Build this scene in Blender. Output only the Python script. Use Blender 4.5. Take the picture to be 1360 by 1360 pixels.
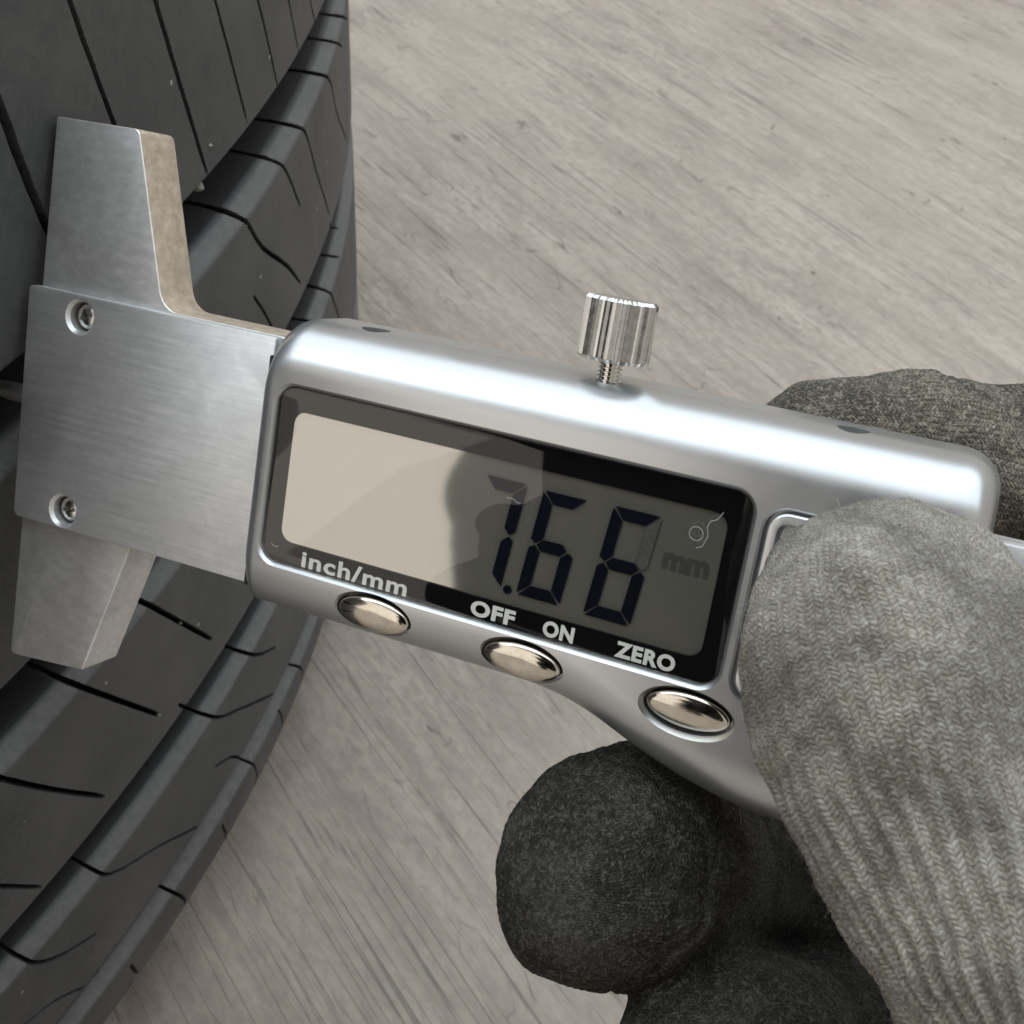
import bpy, bmesh, math, random
import numpy as np
from mathutils import Vector, Matrix, Euler

random.seed(7); rng = np.random.default_rng(7)
sc = bpy.context.scene
for o in list(bpy.data.objects): bpy.data.objects.remove(o)
COL = sc.collection

# ------------------------------------------------------------------ frames of reference
# One modelling unit is 0.8 mm.  Lens frame: x right, y down, z forward.
S = 0.0008
AX = np.array([0.06490681, -0.70393788, -0.70728959]); AX /= np.linalg.norm(AX)    # tyre axle = vertical
TYC = np.array([-408.85, 0.0, 374.07]) * 1.03                                         # point on the axle
TYR = 371.0                                                                           # tread radius
FLOOR_T = -6.0
FW = np.array([0, 0, 1.0]); FW = FW - AX * (FW @ AX); FW /= np.linalg.norm(FW)
RT = np.cross(FW, AX)
ORG = TYC + AX * FLOOR_T
def W(q):                      # lens frame (units) -> world metres
    d = np.asarray(q, float) - ORG
    return Vector((d @ RT * S, d @ FW * S, d @ AX * S))
def WD(v):
    v = np.asarray(v, float); return Vector((v @ RT, v @ FW, v @ AX))
GX = np.array([0.9147536, 0.2332494, -0.3298796]); GY = np.array([0.1614656, -0.9595305, -0.2307164])
GN = np.array([-0.3703440, 0.1577845, -0.9153958]); GT = np.array([-3.02988, 1.99045, 136.39367])
def frame(o, x, y, z):
    m = Matrix((x, y, z)).transposed().to_4x4(); m.translation = o; return m
GAUGE_M = frame(W(GT), WD(GX), WD(GY), WD(GN))
LENS_M = frame(W((0, 0, 0)), WD((1, 0, 0)), WD((0, -1, 0)), WD((0, 0, -1)))

# ------------------------------------------------------------------ camera
cd = bpy.data.cameras.new('camera'); cam = bpy.data.objects.new('camera', cd); COL.objects.link(cam)
cam.matrix_world = LENS_M
cd.sensor_width = 36; cd.lens = 36 * 1600 / 1360
cd.clip_start = 0.002; cd.clip_end = 50
cd.dof.use_dof = True; cd.dof.focus_distance = 0.113; cd.dof.aperture_fstop = 105
sc.camera = cam

# ------------------------------------------------------------------ light
wd = bpy.data.worlds.new('World'); sc.world = wd; wd.use_nodes = True
bg = wd.node_tree.nodes['Background']
bg.inputs[0].default_value = (0.62, 0.57, 0.51, 1); bg.inputs[1].default_value = 0.66
def area(name, loc, aim, size, power, col, shape='RECTANGLE', sy=None):
    d = bpy.data.lights.new(name, 'AREA'); d.shape = shape; d.size = size; d.size_y = sy or size
    d.energy = power; d.color = col
    o = bpy.data.objects.new(name, d); COL.objects.link(o); o.location = loc
    o.rotation_euler = (Vector(aim) - Vector(loc)).to_track_quat('-Z', 'Y').to_euler(); return o
gpos = W(GT)
area('skylight', gpos + Vector((0.05, 0.35, 1.5)), gpos + Vector((0.05, 0.35, 0)), 4.4, 44, (0.78, 0.90, 1.0), sy=2.3)
area('highlight_strip', gpos + Vector((-0.55, 0.0, 1.42)), gpos, 2.9, 7.5, (0.84, 0.94, 1.0), sy=0.26).rotation_euler = (0, 0, math.radians(24))  # added lamp, shaped to draw a narrow highlight along the housing's top edge
area('wall_wash', gpos + Vector((-1.50, -1.48, 0.55)), gpos, 1.9, 5.5, (1.0, 0.91, 0.83), sy=1.6)  # added area lamp standing in for the bright beige wall mirrored in the display
sc.view_settings.view_transform = 'Standard'; sc.view_settings.look = 'None'
sc.view_settings.exposure = 0.2; sc.view_settings.gamma = 1.0
sc.cycles.max_bounces = 6; sc.cycles.diffuse_bounces = 3; sc.cycles.glossy_bounces = 4; sc.cycles.transparent_max_bounces = 8
sc.cycles.caustics_reflective = False; sc.cycles.caustics_refractive = False; sc.cycles.adaptive_threshold = .02
sc.cycles.sample_clamp_indirect = 6

# ------------------------------------------------------------------ helpers
def link(o, parent=None):
    COL.objects.link(o)
    if parent is not None: o.parent = parent
    return o
def tag(o, label=None, cat=None, group=None, kind=None):
    if label: o['label'] = label
    if cat: o['category'] = cat
    if group: o['group'] = group
    if kind: o['kind'] = kind
    return o
def thing(name, m, label, cat):
    o = bpy.data.objects.new(name, None); o.empty_display_size = 0.01; o.matrix_world = m
    link(o); return tag(o, label, cat)
def mesh_from(bm, name, smooth=True, angle=None, scale=S):
    bmesh.ops.recalc_face_normals(bm, faces=bm.faces[:])
    me = bpy.data.meshes.new(name)
    if scale != 1: bmesh.ops.scale(bm, vec=(scale,) * 3, verts=bm.verts[:])
    bm.to_mesh(me); bm.free()
    me.polygons.foreach_set('use_smooth', [smooth] * len(me.polygons))
    if smooth and angle: me.set_sharp_from_angle(angle=math.radians(angle))
    return me
def part(name, bm, mat, parent, smooth=True, angle=35, scale=S):
    me = mesh_from(bm, name, smooth, angle, scale); me.materials.append(mat)
    return link(bpy.data.objects.new(name, me), parent)
def np_mesh(name, co, quads, mat, smooth=True):
    me = bpy.data.meshes.new(name); n = len(co); m = len(quads)
    me.vertices.add(n); me.vertices.foreach_set('co', np.asarray(co, np.float32).ravel())
    me.loops.add(m * 4); me.loops.foreach_set('vertex_index', np.asarray(quads, np.int32).ravel())
    me.polygons.add(m); me.polygons.foreach_set('loop_start', np.arange(0, m * 4, 4, dtype=np.int32))
    me.polygons.foreach_set('use_smooth', np.full(m, smooth)); me.update(calc_edges=True); me.validate()
    if mat: me.materials.append(mat)
    return me
def rrect(x0, x1, y0, y1, r, n=8):
    p = []
    for cx, cy, a0 in ((x1 - r, y1 - r, 0), (x0 + r, y1 - r, 90), (x0 + r, y0 + r, 180), (x1 - r, y0 + r, 270)):
        for k in range(n + 1):
            a = math.radians(a0 + 90 * k / n); p.append((cx + r * math.cos(a), cy + r * math.sin(a)))
    return p
def ellipse(cx, cy, rx, ry, n=48):
    return [(cx + rx * math.cos(2 * math.pi * k / n), cy + ry * math.sin(2 * math.pi * k / n)) for k in range(n)]
def loft(rings, caps=True, bm=None):
    """rings: lists of 3-D points of equal length, closed loops"""
    bm = bm or bmesh.new(); R = [[bm.verts.new(p) for p in r] for r in rings]
    for a, b in zip(R, R[1:]):
        for i in range(len(a)):
            j = (i + 1) % len(a); bm.faces.new((a[i], a[j], b[j], b[i]))
    if caps:
        bm.faces.new(R[0][::-1]); bm.faces.new(R[-1])
    return bm
def offset(poly, d):
    """move a counter-clockwise outline inward by d"""
    out = []; n = len(poly)
    for i in range(n):
        p0, p1, p2 = Vector(poly[i - 1]), Vector(poly[i]), Vector(poly[(i + 1) % n])
        e1 = (p1 - p0); e2 = (p2 - p1)
        if e1.length < 1e-9 or e2.length < 1e-9: out.append(tuple(p1)); continue
        e1.normalize(); e2.normalize()
        n1 = Vector((-e1.y, e1.x)); n2 = Vector((-e2.y, e2.x)); m = (n1 + n2)
        m = m / max(0.35, m.dot(n1)) if m.length > 1e-6 else n1
        out.append(tuple(p1 + m * d))
    return out
def at(poly, z): return [(x, y, z) for x, y in poly]
def slab(poly, z0, z1, bev=0.0, n=3):
    """prism with rounded top and bottom edges; poly counter-clockwise"""
    rings = []
    if bev > 0:
        for k in range(n + 1):
            a = math.pi / 2 * k / n; rings.append(at(offset(poly, bev * (1 - math.sin(a))), z0 + bev * (1 - math.cos(a))))
        for k in range(n + 1):
            a = math.pi / 2 * k / n; rings.append(at(offset(poly, bev * (1 - math.cos(a))), z1 - bev * (1 - math.sin(a))))
    else: rings = [at(poly, z0), at(poly, z1)]
    return loft(rings)
def fillet(pts, radii, n=7):
    out = []; m = len(pts)
    for i in range(m):
        p0, p1, p2 = Vector(pts[i - 1]), Vector(pts[i]), Vector(pts[(i + 1) % m]); r = radii[i]
        if r <= 0: out.append(tuple(p1)); continue
        a = (p0 - p1).normalized(); b = (p2 - p1).normalized(); half = a.angle(b) / 2
        t = min(r / math.tan(half), (p0 - p1).length * .49, (p2 - p1).length * .49); r = t * math.tan(half)
        c = p1 + (a + b).normalized() * (r / math.sin(half)); s = p1 + a * t - c; e = p1 + b * t - c
        ang = s.angle_signed(e) if False else math.atan2(s.x * e.y - s.y * e.x, s.dot(e))
        for k in range(n + 1):
            th = ang * k / n; out.append((c.x + s.x * math.cos(th) - s.y * math.sin(th), c.y + s.x * math.sin(th) + s.y * math.cos(th)))
    return out
def carve(bm, cutters):
    """subtract closed cutter bmeshes from bm (units, before scaling)"""
    def tmp(b):
        bmesh.ops.recalc_face_normals(b, faces=b.faces[:])
        me = bpy.data.meshes.new('tmp'); b.to_mesh(me); b.free()
        o = bpy.data.objects.new('tmp', me); COL.objects.link(o); return o
    base = tmp(bm); cs = [tmp(c) for c in cutters]
    for c in cs:
        md = base.modifiers.new('b', 'BOOLEAN'); md.operation = 'DIFFERENCE'; md.solver = 'EXACT'; md.object = c
    dg = bpy.context.evaluated_depsgraph_get(); ev = base.evaluated_get(dg); me = bpy.data.meshes.new_from_object(ev)
    out = bmesh.new(); out.from_mesh(me)
    for o in [base] + cs:
        m = o.data; bpy.data.objects.remove(o); bpy.data.meshes.remove(m)
    bpy.data.meshes.remove(me); return out

# ------------------------------------------------------------------ materials
class Mat:
    def __init__(s, name):
        s.m = bpy.data.materials.new(name); s.m.use_nodes = True; s.nt = s.m.node_tree; s.N = s.nt.nodes
        s.b = s.N['Principled BSDF']
    def n(s, t, **kw):
        x = s.N.new(t)
        for k, v in kw.items():
            if hasattr(x, k): setattr(x, k, v)
        return x
    def l(s, a, b): s.nt.links.new(a, b)
    def set(s, **kw):
        for k, v in kw.items(): s.b.inputs[k.replace('_', ' ')].default_value = v
        return s
    def coord(s, scale=(1, 1, 1), rot=(0, 0, 0), kind='Object'):
        t = s.n('ShaderNodeTexCoord'); mp = s.n('ShaderNodeMapping')
        mp.inputs['Scale'].default_value = scale; mp.inputs['Rotation'].default_value = rot
        s.l(t.outputs[kind], mp.inputs['Vector']); return mp.outputs[0]
    def noise(s, vec, scale=1, detail=4, rough=.55, dist=0):
        x = s.n('ShaderNodeTexNoise'); x.inputs['Scale'].default_value = scale; x.inputs['Detail'].default_value = detail
        x.inputs['Roughness'].default_value = rough; x.inputs['Distortion'].default_value = dist
        s.l(vec, x.inputs['Vector']); return x.outputs['Fac']
    def ramp(s, fac, stops):
        r = s.n('ShaderNodeValToRGB'); el = r.color_ramp.elements
        while len(el) < len(stops): el.new(.5)
        for e, (p, c) in zip(el, stops):
            e.position = p; e.color = c if len(c) == 4 else (*c, 1)
        s.l(fac, r.inputs[0]); return r.outputs[0]
    def rng(s, fac, a, b, c, d):
        r = s.n('ShaderNodeMapRange'); r.inputs[1].default_value = a; r.inputs[2].default_value = b
        r.inputs[3].default_value = c; r.inputs[4].default_value = d; s.l(fac, r.inputs[0]); return r.outputs[0]
    def math(s, op, a, b=None, c=None):
        m = s.n('ShaderNodeMath'); m.operation = op
        for i, v in enumerate((a, b, c)):
            if v is None: continue
            if isinstance(v, (int, float)): m.inputs[i].default_value = v
            else: s.l(v, m.inputs[i])
        return m.outputs[0]
    def mix(s, fac, a, b, blend='MIX'):
        m = s.n('ShaderNodeMix'); m.data_type = 'RGBA'; m.blend_type = blend
        for i, v in ((0, fac), (6, a), (7, b)):
            if isinstance(v, (int, float)): m.inputs[i].default_value = v
            elif isinstance(v, tuple): m.inputs[i].default_value = v if len(v) == 4 else (*v, 1)
            else: s.l(v, m.inputs[i])
        return m.outputs[2]
    def bump(s, h, strength=.3, dist=1.0, prev=None):
        b = s.n('ShaderNodeBump'); b.inputs['Strength'].default_value = strength; b.inputs['Distance'].default_value = dist * S
        s.l(h, b.inputs['Height'])
        if prev is not None: s.l(prev, b.inputs['Normal'])
        return b.outputs[0]
    def out(s, **kw):
        for k, v in kw.items(): s.l(v, s.b.inputs[k.replace('_', ' ')])
        return s.m
U = 1 / S       # texture scale 1 = one modelling unit

def mat_rubber():
    m = Mat('dusty rubber'); c = m.coord((U, U, U))
    n1 = m.noise(c, .035, 5, .6); n2 = m.noise(c, .5, 6, .7); n3 = m.noise(c, 2.2, 4, .7)
    col = m.mix(m.rng(n1, .35, .68, 0, 1), (0.044, 0.047, 0.052), (0.084, 0.086, 0.088))
    col = m.mix(m.rng(n2, .45, .8, 0, .55), col, (0.135, 0.133, 0.126))
    sp = m.n('ShaderNodeTexVoronoi'); sp.inputs['Scale'].default_value = .22; m.l(c, sp.inputs['Vector'])
    wn = m.n('ShaderNodeTexWhiteNoise'); m.l(sp.outputs['Position'], wn.inputs['Vector'])
    speck = m.math('MULTIPLY', m.math('LESS_THAN', sp.outputs['Distance'], .085), m.math('GREATER_THAN', wn.outputs['Value'], .86))
    col = m.mix(speck, col, (.34, .33, .31))
    wa = m.n('ShaderNodeAttribute'); wa.attribute_name = 'unworn_shade'
    col = m.mix(wa.outputs['Fac'], col, (.017, .017, .018))  # groove and cut depths blackened: shade painted in, besides less worn rubber
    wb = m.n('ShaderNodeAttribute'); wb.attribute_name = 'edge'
    col = m.mix(m.math('MULTIPLY', wb.outputs['Fac'], m.rng(n2, .3, .6, .45, .9)), col, (.155, .157, .158))  # upward chamfers painted lighter as if lit from above, besides polished wear
    b = m.bump(n3, .16, .25); b = m.bump(n2, .14, .8, b)
    m.set(Specular_IOR_Level=.45)
    return m.out(Base_Color=col, Roughness=m.rng(n2, .3, .7, .5, .7), Normal=b)
def mat_floor():
    m = Mat('embossed vinyl floor'); A = math.atan2(1.27, -1.02)
    tc = m.n('ShaderNodeTexCoord'); v0 = m.n('ShaderNodeMapping'); v0.inputs['Rotation'].default_value = (0, 0, -A); v0.inputs['Scale'].default_value = (U, U, U)
    m.l(tc.outputs['Object'], v0.inputs['Vector']); base = v0.outputs[0]
    def st(a, b):
        k = m.n('ShaderNodeMapping'); k.inputs['Scale'].default_value = (a, b, 1); m.l(base, k.inputs['Vector']); return k.outputs[0]
    g1 = m.noise(st(.010, .034), 1, 4, .55, .6)          # broad soft bands
    g2 = m.noise(st(.016, .11), 1, 3, .55, .5)          # grain
    g3 = m.noise(st(.20, .34), 1, 4, .68, .5)            # mottling
    g4 = m.noise(st(.022, .06), 1, 3, .6); g5 = m.noise(st(.09, .3), 1, 3, .6, .6)
    bl = m.noise(base, .008, 2, .5)
    col = m.mix(m.rng(g1, .36, .64, 0, 1), (.338, .288, .242), (.458, .396, .336))
    col = m.mix(m.rng(g2, .38, .52, .42, 0), col, (.225, .187, .160))
    col = m.mix(m.rng(g3, .36, .58, .52, 0), col, (.213, .180, .157))
    col = m.mix(m.rng(g5, .52, .72, 0, .4), col, (.51, .447, .395))
    col = m.mix(m.rng(bl, .38, .62, .0, .35), col, (.46, .40, .338))
    # sparse thin splits along the grain
    wv = m.noise(st(.0030, .15), 1, 2, .4, .12)
    crack = m.math('MULTIPLY', m.rng(m.math('ABSOLUTE', m.math('SUBTRACT', wv, .5)), .003, .012, 1, 0), m.rng(g4, .38, .54, 0, 1))
    w2 = m.noise(st(.028, .07), 1, 2, .5, .5); g6 = m.noise(st(.03, .035), 1, 2, .5)
    chip = m.math('MULTIPLY', m.rng(m.math('ABSOLUTE', m.math('SUBTRACT', w2, .5)), .002, .011, 1, 0), m.rng(g6, .55, .63, 0, 1))
    wq = m.noise(st(.0040, .24), 1, 2, .4, .12)
    crack = m.math('MAXIMUM', crack, m.math('MULTIPLY', m.rng(m.math('ABSOLUTE', m.math('SUBTRACT', wq, .44)), .003, .011, .8, 0), m.rng(g4, .40, .56, 1, 0)))
    col = m.mix(m.math('MULTIPLY', chip, .6), col, (.075, .066, .06))
    col = m.mix(m.math('MULTIPLY', crack, .5), col, (.085, .076, .070))
    pt = m.n('ShaderNodeTexVoronoi'); pt.inputs['Scale'].default_value = .045; m.l(st(.7, 1), pt.inputs['Vector'])
    wn = m.n('ShaderNodeTexWhiteNoise'); m.l(pt.outputs['Position'], wn.inputs['Vector'])
    sp = m.math('MULTIPLY', m.math('LESS_THAN', pt.outputs['Distance'], .045), m.math('GREATER_THAN', wn.outputs['Value'], .8))
    col = m.mix(m.math('MULTIPLY', sp, .75), col, (.07, .06, .055))
    h = m.math('ADD', m.math('MULTIPLY', g2, .9), m.math('MULTIPLY', g3, .45)); h = m.math('SUBTRACT', h, m.math('MULTIPLY', m.math('MAXIMUM', crack, chip), .6))
    b = m.bump(h, .35, 1.2)
    m.set(Specular_IOR_Level=.4)
    return m.out(Base_Color=col, Roughness=m.rng(g3, .3, .7, .42, .6), Normal=b)
def mat_steel(name='brushed steel', lo=.40, hi=.58, along=0, stain=.6, aniso=.6, kx=.12, ky=2.6):
    m = Mat(name); sc_ = [1.0 * U, 1.0 * U, 1.0 * U]
    k = [kx, kx, kx]
    for i in range(3):
        if i != along: k[i] = ky
    c = m.coord([U * x for x in k]); c0 = m.coord((U, U, U))
    br = m.noise(c, 1, 5, .7, .15); st = m.noise(c0, .14, 5, .65, .5); ds = m.noise(c0, .9, 4, .7)
    col = m.mix(m.rng(br, .3, .7, 0, 1), (.72, .725, .73), (.90, .90, .89))
    col = m.mix(m.math('MULTIPLY', m.rng(st, .42, .7, 0, 1), stain), col, (.56, .56, .55))
    col = m.mix(m.rng(ds, .62, .8, 0, .35), col, (.70, .70, .68))
    m.set(Metallic=.82, Anisotropic=aniso)
    vt = m.n('ShaderNodeVectorTransform'); vt.vector_type = 'VECTOR'; vt.convert_from = 'OBJECT'; vt.convert_to = 'WORLD'; vt.inputs[0].default_value = (0, 1, 0)
    m.l(vt.outputs[0], m.b.inputs['Tangent'])
    r = m.math('ADD', m.rng(br, .25, .75, lo, hi - .08), m.rng(st, .35, .7, 0, .1))
    return m.out(Base_Color=col, Roughness=r, Normal=m.bump(br, .16, .12))
def mat_simple(name, col, rough, metal=0.0, spec=.5, nz=0.0, nscale=1.0, bump=0.0, rv=.06):
    m = Mat(name); m.set(Base_Color=(*col, 1), Roughness=rough, Metallic=metal, Specular_IOR_Level=spec)
    c = m.coord((U, U, U)); n = m.noise(c, nscale, 5, .65)
    kw = dict(Base_Color=m.mix(m.rng(n, .3, .7, 0, 1), tuple(x * (1 - nz) for x in col), tuple(min(1, x * (1 + nz)) for x in col)),
              Roughness=m.rng(n, .3, .7, max(0, rough - rv), rough + rv))
    if bump: kw['Normal'] = m.bump(n, bump, .3)
    return m.out(**kw)
def tilted_normal(m):
    # added tilt of the shading normal only, steering what the display mirrors
    ge = m.n('ShaderNodeNewGeometry'); vt = m.n('ShaderNodeVectorTransform'); vt.vector_type = 'VECTOR'; vt.convert_from = 'OBJECT'; vt.convert_to = 'WORLD'
    vt.inputs[0].default_value = (.165, -.02, 0)
    ad = m.n('ShaderNodeVectorMath'); ad.operation = 'ADD'; m.l(ge.outputs['Normal'], ad.inputs[0]); m.l(vt.outputs[0], ad.inputs[1])
    nm = m.n('ShaderNodeVectorMath'); nm.operation = 'NORMALIZE'; m.l(ad.outputs[0], nm.inputs[0]); return nm.outputs[0]
def mat_pane():
    m = Mat('display pane'); N = m.N; o = N['Material Output']
    lw = m.n('ShaderNodeLayerWeight'); lw.inputs['Blend'].default_value = .5
    f = m.n('ShaderNodeMath'); f.operation = 'MULTIPLY_ADD'; f.inputs[1].default_value = .9; f.inputs[2].default_value = .05
    m.l(m.math('POWER', lw.outputs['Facing'], 5.0), f.inputs[0])
    g = m.n('ShaderNodeBsdfGlossy'); g.inputs['Roughness'].default_value = .02
    t = m.n('ShaderNodeBsdfTransparent'); t.inputs['Color'].default_value = (.96, .96, .95, 1)
    c = m.coord((U, U, U)); sm = m.noise(c, .25, 4, .6)
    m.l(m.rng(sm, .4, .75, .012, .05), g.inputs['Roughness'])
    m.l(tilted_normal(m), g.inputs['Normal'])
    x = m.n('ShaderNodeMixShader'); m.l(f.outputs[0], x.inputs[0]); m.l(t.outputs[0], x.inputs[1]); m.l(g.outputs[0], x.inputs[2])
    m.l(x.outputs[0], o.inputs['Surface']); N.remove(m.b); return m.m
def mat_lcd():
    m = Mat('liquid crystal backing'); N = m.N; o = N['Material Output']
    g = m.n('ShaderNodeBsdfGlossy'); g.inputs['Roughness'].default_value = .055; g.inputs['Color'].default_value = (.80, .79, .75, 1)
    c = m.coord((U, U, U)); n = m.noise(c, 3, 3, .6)
    m.b.inputs['Roughness'].default_value = .5
    m.l(m.mix(n, (.27, .26, .232), (.285, .274, .245)), m.b.inputs['Base Color'])
    m.l(tilted_normal(m), g.inputs['Normal'])
    x = m.n('ShaderNodeMixShader'); x.inputs[0].default_value = .62
    m.l(m.b.outputs[0], x.inputs[1]); m.l(g.outputs[0], x.inputs[2]); m.l(x.outputs[0], o.inputs['Surface']); return m.m
def mat_knit(name, c0, c1, dirt_shade, sheen=.2, knit=1.0, speck=0.0):
    m = Mat(name)
    a = m.n('ShaderNodeAttribute'); a.attribute_name = 'knit'
    v = a.outputs['Vector']; c = m.coord((U, U, U))
    nz1 = m.noise(c, .22, 2, .5); nz2 = m.noise(c, .3, 2, .5)
    sep = m.n('ShaderNodeSeparateXYZ'); m.l(v, sep.inputs[0])
    u = m.math('ADD', sep.outputs[0], m.math('MULTIPLY', nz1, .9)); fu = m.math('FRACT', u)
    leg = m.math('MULTIPLY', m.math('ABSOLUTE', m.math('SUBTRACT', fu, .5)), 2.0)
    vv = m.math('ADD', m.math('ADD', sep.outputs[1], m.math('MULTIPLY', leg, .85)), m.math('MULTIPLY', nz2, 2.0)); fv = m.math('FRACT', vv)
    cid = m.n('ShaderNodeCombineXYZ'); m.l(m.math('FLOOR', m.math('MULTIPLY', u, 2.0)), cid.inputs[0]); m.l(m.math('FLOOR', vv), cid.inputs[1])
    rnd = m.n('ShaderNodeTexWhiteNoise'); m.l(cid.outputs[0], rnd.inputs['Vector'])
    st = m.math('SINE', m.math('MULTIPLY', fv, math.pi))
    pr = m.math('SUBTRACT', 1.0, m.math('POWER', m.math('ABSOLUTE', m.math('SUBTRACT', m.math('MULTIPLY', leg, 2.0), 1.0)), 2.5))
    fuz = m.noise(c, 3.4, 4, .75, .8)
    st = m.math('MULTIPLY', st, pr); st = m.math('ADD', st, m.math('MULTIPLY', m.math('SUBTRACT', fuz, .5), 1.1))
    f3 = m.noise(c, .085, 3, .6, .4); f4 = m.noise(c, .45, 3, .7)
    col = m.mix(m.rng(fuz, .3, .7, 0, 1), c0, c1)
    col = m.mix(m.rng(rnd.outputs['Value'], 0, 1, 0, .38), col, dirt_shade)
    col = m.mix(m.rng(f3, .42, .58, 0, .82), col, dirt_shade)
    col = m.mix(m.rng(f4, .5, .72, 0, .5), col, tuple(x * .6 for x in dirt_shade))
    col = m.mix(m.rng(st, .0, .6, .62 * knit, 0), col, tuple(x * .5 for x in dirt_shade))  # hollows between stitches darkened: their shade is painted in along with dirt
    hh = m.math('ADD', m.math('MULTIPLY', st, knit), m.math('MULTIPLY', fuz, .5))
    if speck:
        pil = m.noise(c, 1.5, 3, .7, 1.0)
        col = m.mix(m.rng(pil, .5, .66, 0, speck), col, tuple(min(1, x * 1.9) for x in c1)); col = m.mix(m.rng(pil, .36, .48, speck, 0), col, tuple(x * .35 for x in dirt_shade))
        hh = m.math('ADD', hh, m.math('MULTIPLY', pil, 1.6))
    b = m.bump(hh, .8, .38 + .2 * (speck > 0))
    m.set(Roughness=.95, Specular_IOR_Level=.12, Sheen_Weight=sheen, Sheen_Roughness=.5)
    return m.out(Base_Color=col, Normal=b)

M = {}
M['rubber'] = mat_rubber(); M['floor'] = mat_floor(); M['steel'] = mat_steel()
M['steel_bar'] = mat_steel('stained ground steel', .36, .52, 0, .95, .3, .4, 1.0)
M['rust_reflection'] = mat_simple('tan oxide and floor reflection on steel', (.56, .48, .385), .5, .55, nz=.22, nscale=.7, bump=.35)  # beige floor reflection painted into the side colour, with some rust
M['shell'] = mat_simple('silver satin coating', (.56, .575, .585), .30, .88, nz=.02, nscale=.16, rv=.03)
M['chrome'] = mat_simple('bright chrome', (.80, .79, .76), .10, 1.0, nz=.05, nscale=.8)
M['button'] = mat_simple('polished button metal', (.70, .66, .58), .12, 1.0, nz=.15, nscale=.7)
M['screw'] = mat_simple('nickel screw metal', (.66, .66, .65), .24, 1.0, nz=.12, nscale=1.2)
M['mask'] = mat_simple('black printed mask', (.006, .006, .0065), .6, spec=.02, nz=.1)
M['ink'] = mat_simple('white printed ink', (.90, .90, .88), .6, nz=.03, nscale=3)
M['segment'] = mat_simple('dark lcd segment', (.004, .0052, .012), .5, spec=.05, nz=.1)
M['faint'] = mat_simple('faint lcd segment', (.07, .068, .064), .5, spec=.05, nz=.1)
M['ghost'] = mat_simple('nearly off lcd segment', (.10, .097, .09), .5, spec=.05, nz=.3, nscale=2)
M['pane'] = mat_pane(); M['lcd'] = mat_lcd()
M['gap'] = mat_simple('dark hollow', (.02, .02, .02), .8)
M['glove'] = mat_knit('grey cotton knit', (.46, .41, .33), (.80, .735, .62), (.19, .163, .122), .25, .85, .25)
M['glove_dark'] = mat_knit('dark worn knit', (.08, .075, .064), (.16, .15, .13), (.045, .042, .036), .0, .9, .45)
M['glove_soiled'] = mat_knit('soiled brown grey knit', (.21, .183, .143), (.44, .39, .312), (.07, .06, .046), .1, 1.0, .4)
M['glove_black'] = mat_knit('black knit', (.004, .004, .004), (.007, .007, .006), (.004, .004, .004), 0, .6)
M['fuzz'] = mat_simple('cotton fibre', (.42, .39, .34), .9, spec=.1, nz=.1)
M['fuzz_dark'] = mat_simple('dark cotton fibre', (.16, .152, .135), .9, spec=.1, nz=.1)
M['lint'] = mat_simple('pale lint', (.5, .5, .48), .8, spec=.2)
M['stone'] = mat_simple('grey grit', (.30, .30, .28), .8, nz=.3, nscale=1.5, bump=.4)
M['phone'] = mat_simple('matte black case', (.012, .012, .013), .6, nz=.2)
M['lens'] = mat_simple('dark lens glass', (.01, .01, .012), .05, spec=.8)

# ------------------------------------------------------------------ the floor
bm = bmesh.new()
n = 24
vs = [[bm.verts.new((-2.5 + 5 * i / n, -2.0 + 5 * j / n, 0)) for j in range(n + 1)] for i in range(n + 1)]
for i in range(n):
    for j in range(n): bm.faces.new((vs[i][j], vs[i + 1][j], vs[i + 1][j + 1], vs[i][j + 1]))
fl = part('floor', bm, M['floor'], None, scale=1); tag(fl, 'beige grey floor with embossed diagonal wood grain streaks', 'floor', kind='structure')

# ------------------------------------------------------------------ the tyre
TC = 135.5
def ray_hit(px, py):
    v = np.array([(px - 680) / 1600, (py - 680) / 1600, 1.0]); vp = v - AX * (v @ AX); cp = TYC - AX * (TYC @ AX)
    A = vp @ vp; B = vp @ cp; C = cp @ cp - TYR ** 2; d = max(0, B * B - A * C)
    q = v * ((B - math.sqrt(d)) / A) - TYC
    return math.atan2(q @ FW, q @ RT) * TYR, q @ AX
PROF = np.array([(20, -9), (23, -5), (27, -2.3), (33, -.8), (40, -.1), (42, -.05), (43.2, -.5), (45.4, -2.4), (46.2, -4.4), (50.4, -4.8), (51.2, -.6), (52.2, 0),
    (78.4, 0), (79.2, -.3), (81.6, -2.3), (82.8, -8.2), (91.0, -8.6), (92.2, -.8), (93.2, 0),
    (128.4, 0), (129.2, -.35), (131.8, -2.6), (133.2, -10.2), (143.2, -10.6), (144.4, -.8), (145.4, 0),
    (179.6, 0), (180.5, -.35), (183.0, -2.6), (184.4, -11.0), (193.4, -11.4), (194.6, -.8), (195.6, 0), (241, 0), (245, -.9), (248.5, -3), (251, -7)])
def height(t):
    return np.interp(np.asarray(t), PROF[:, 0], PROF[:, 1])
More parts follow.
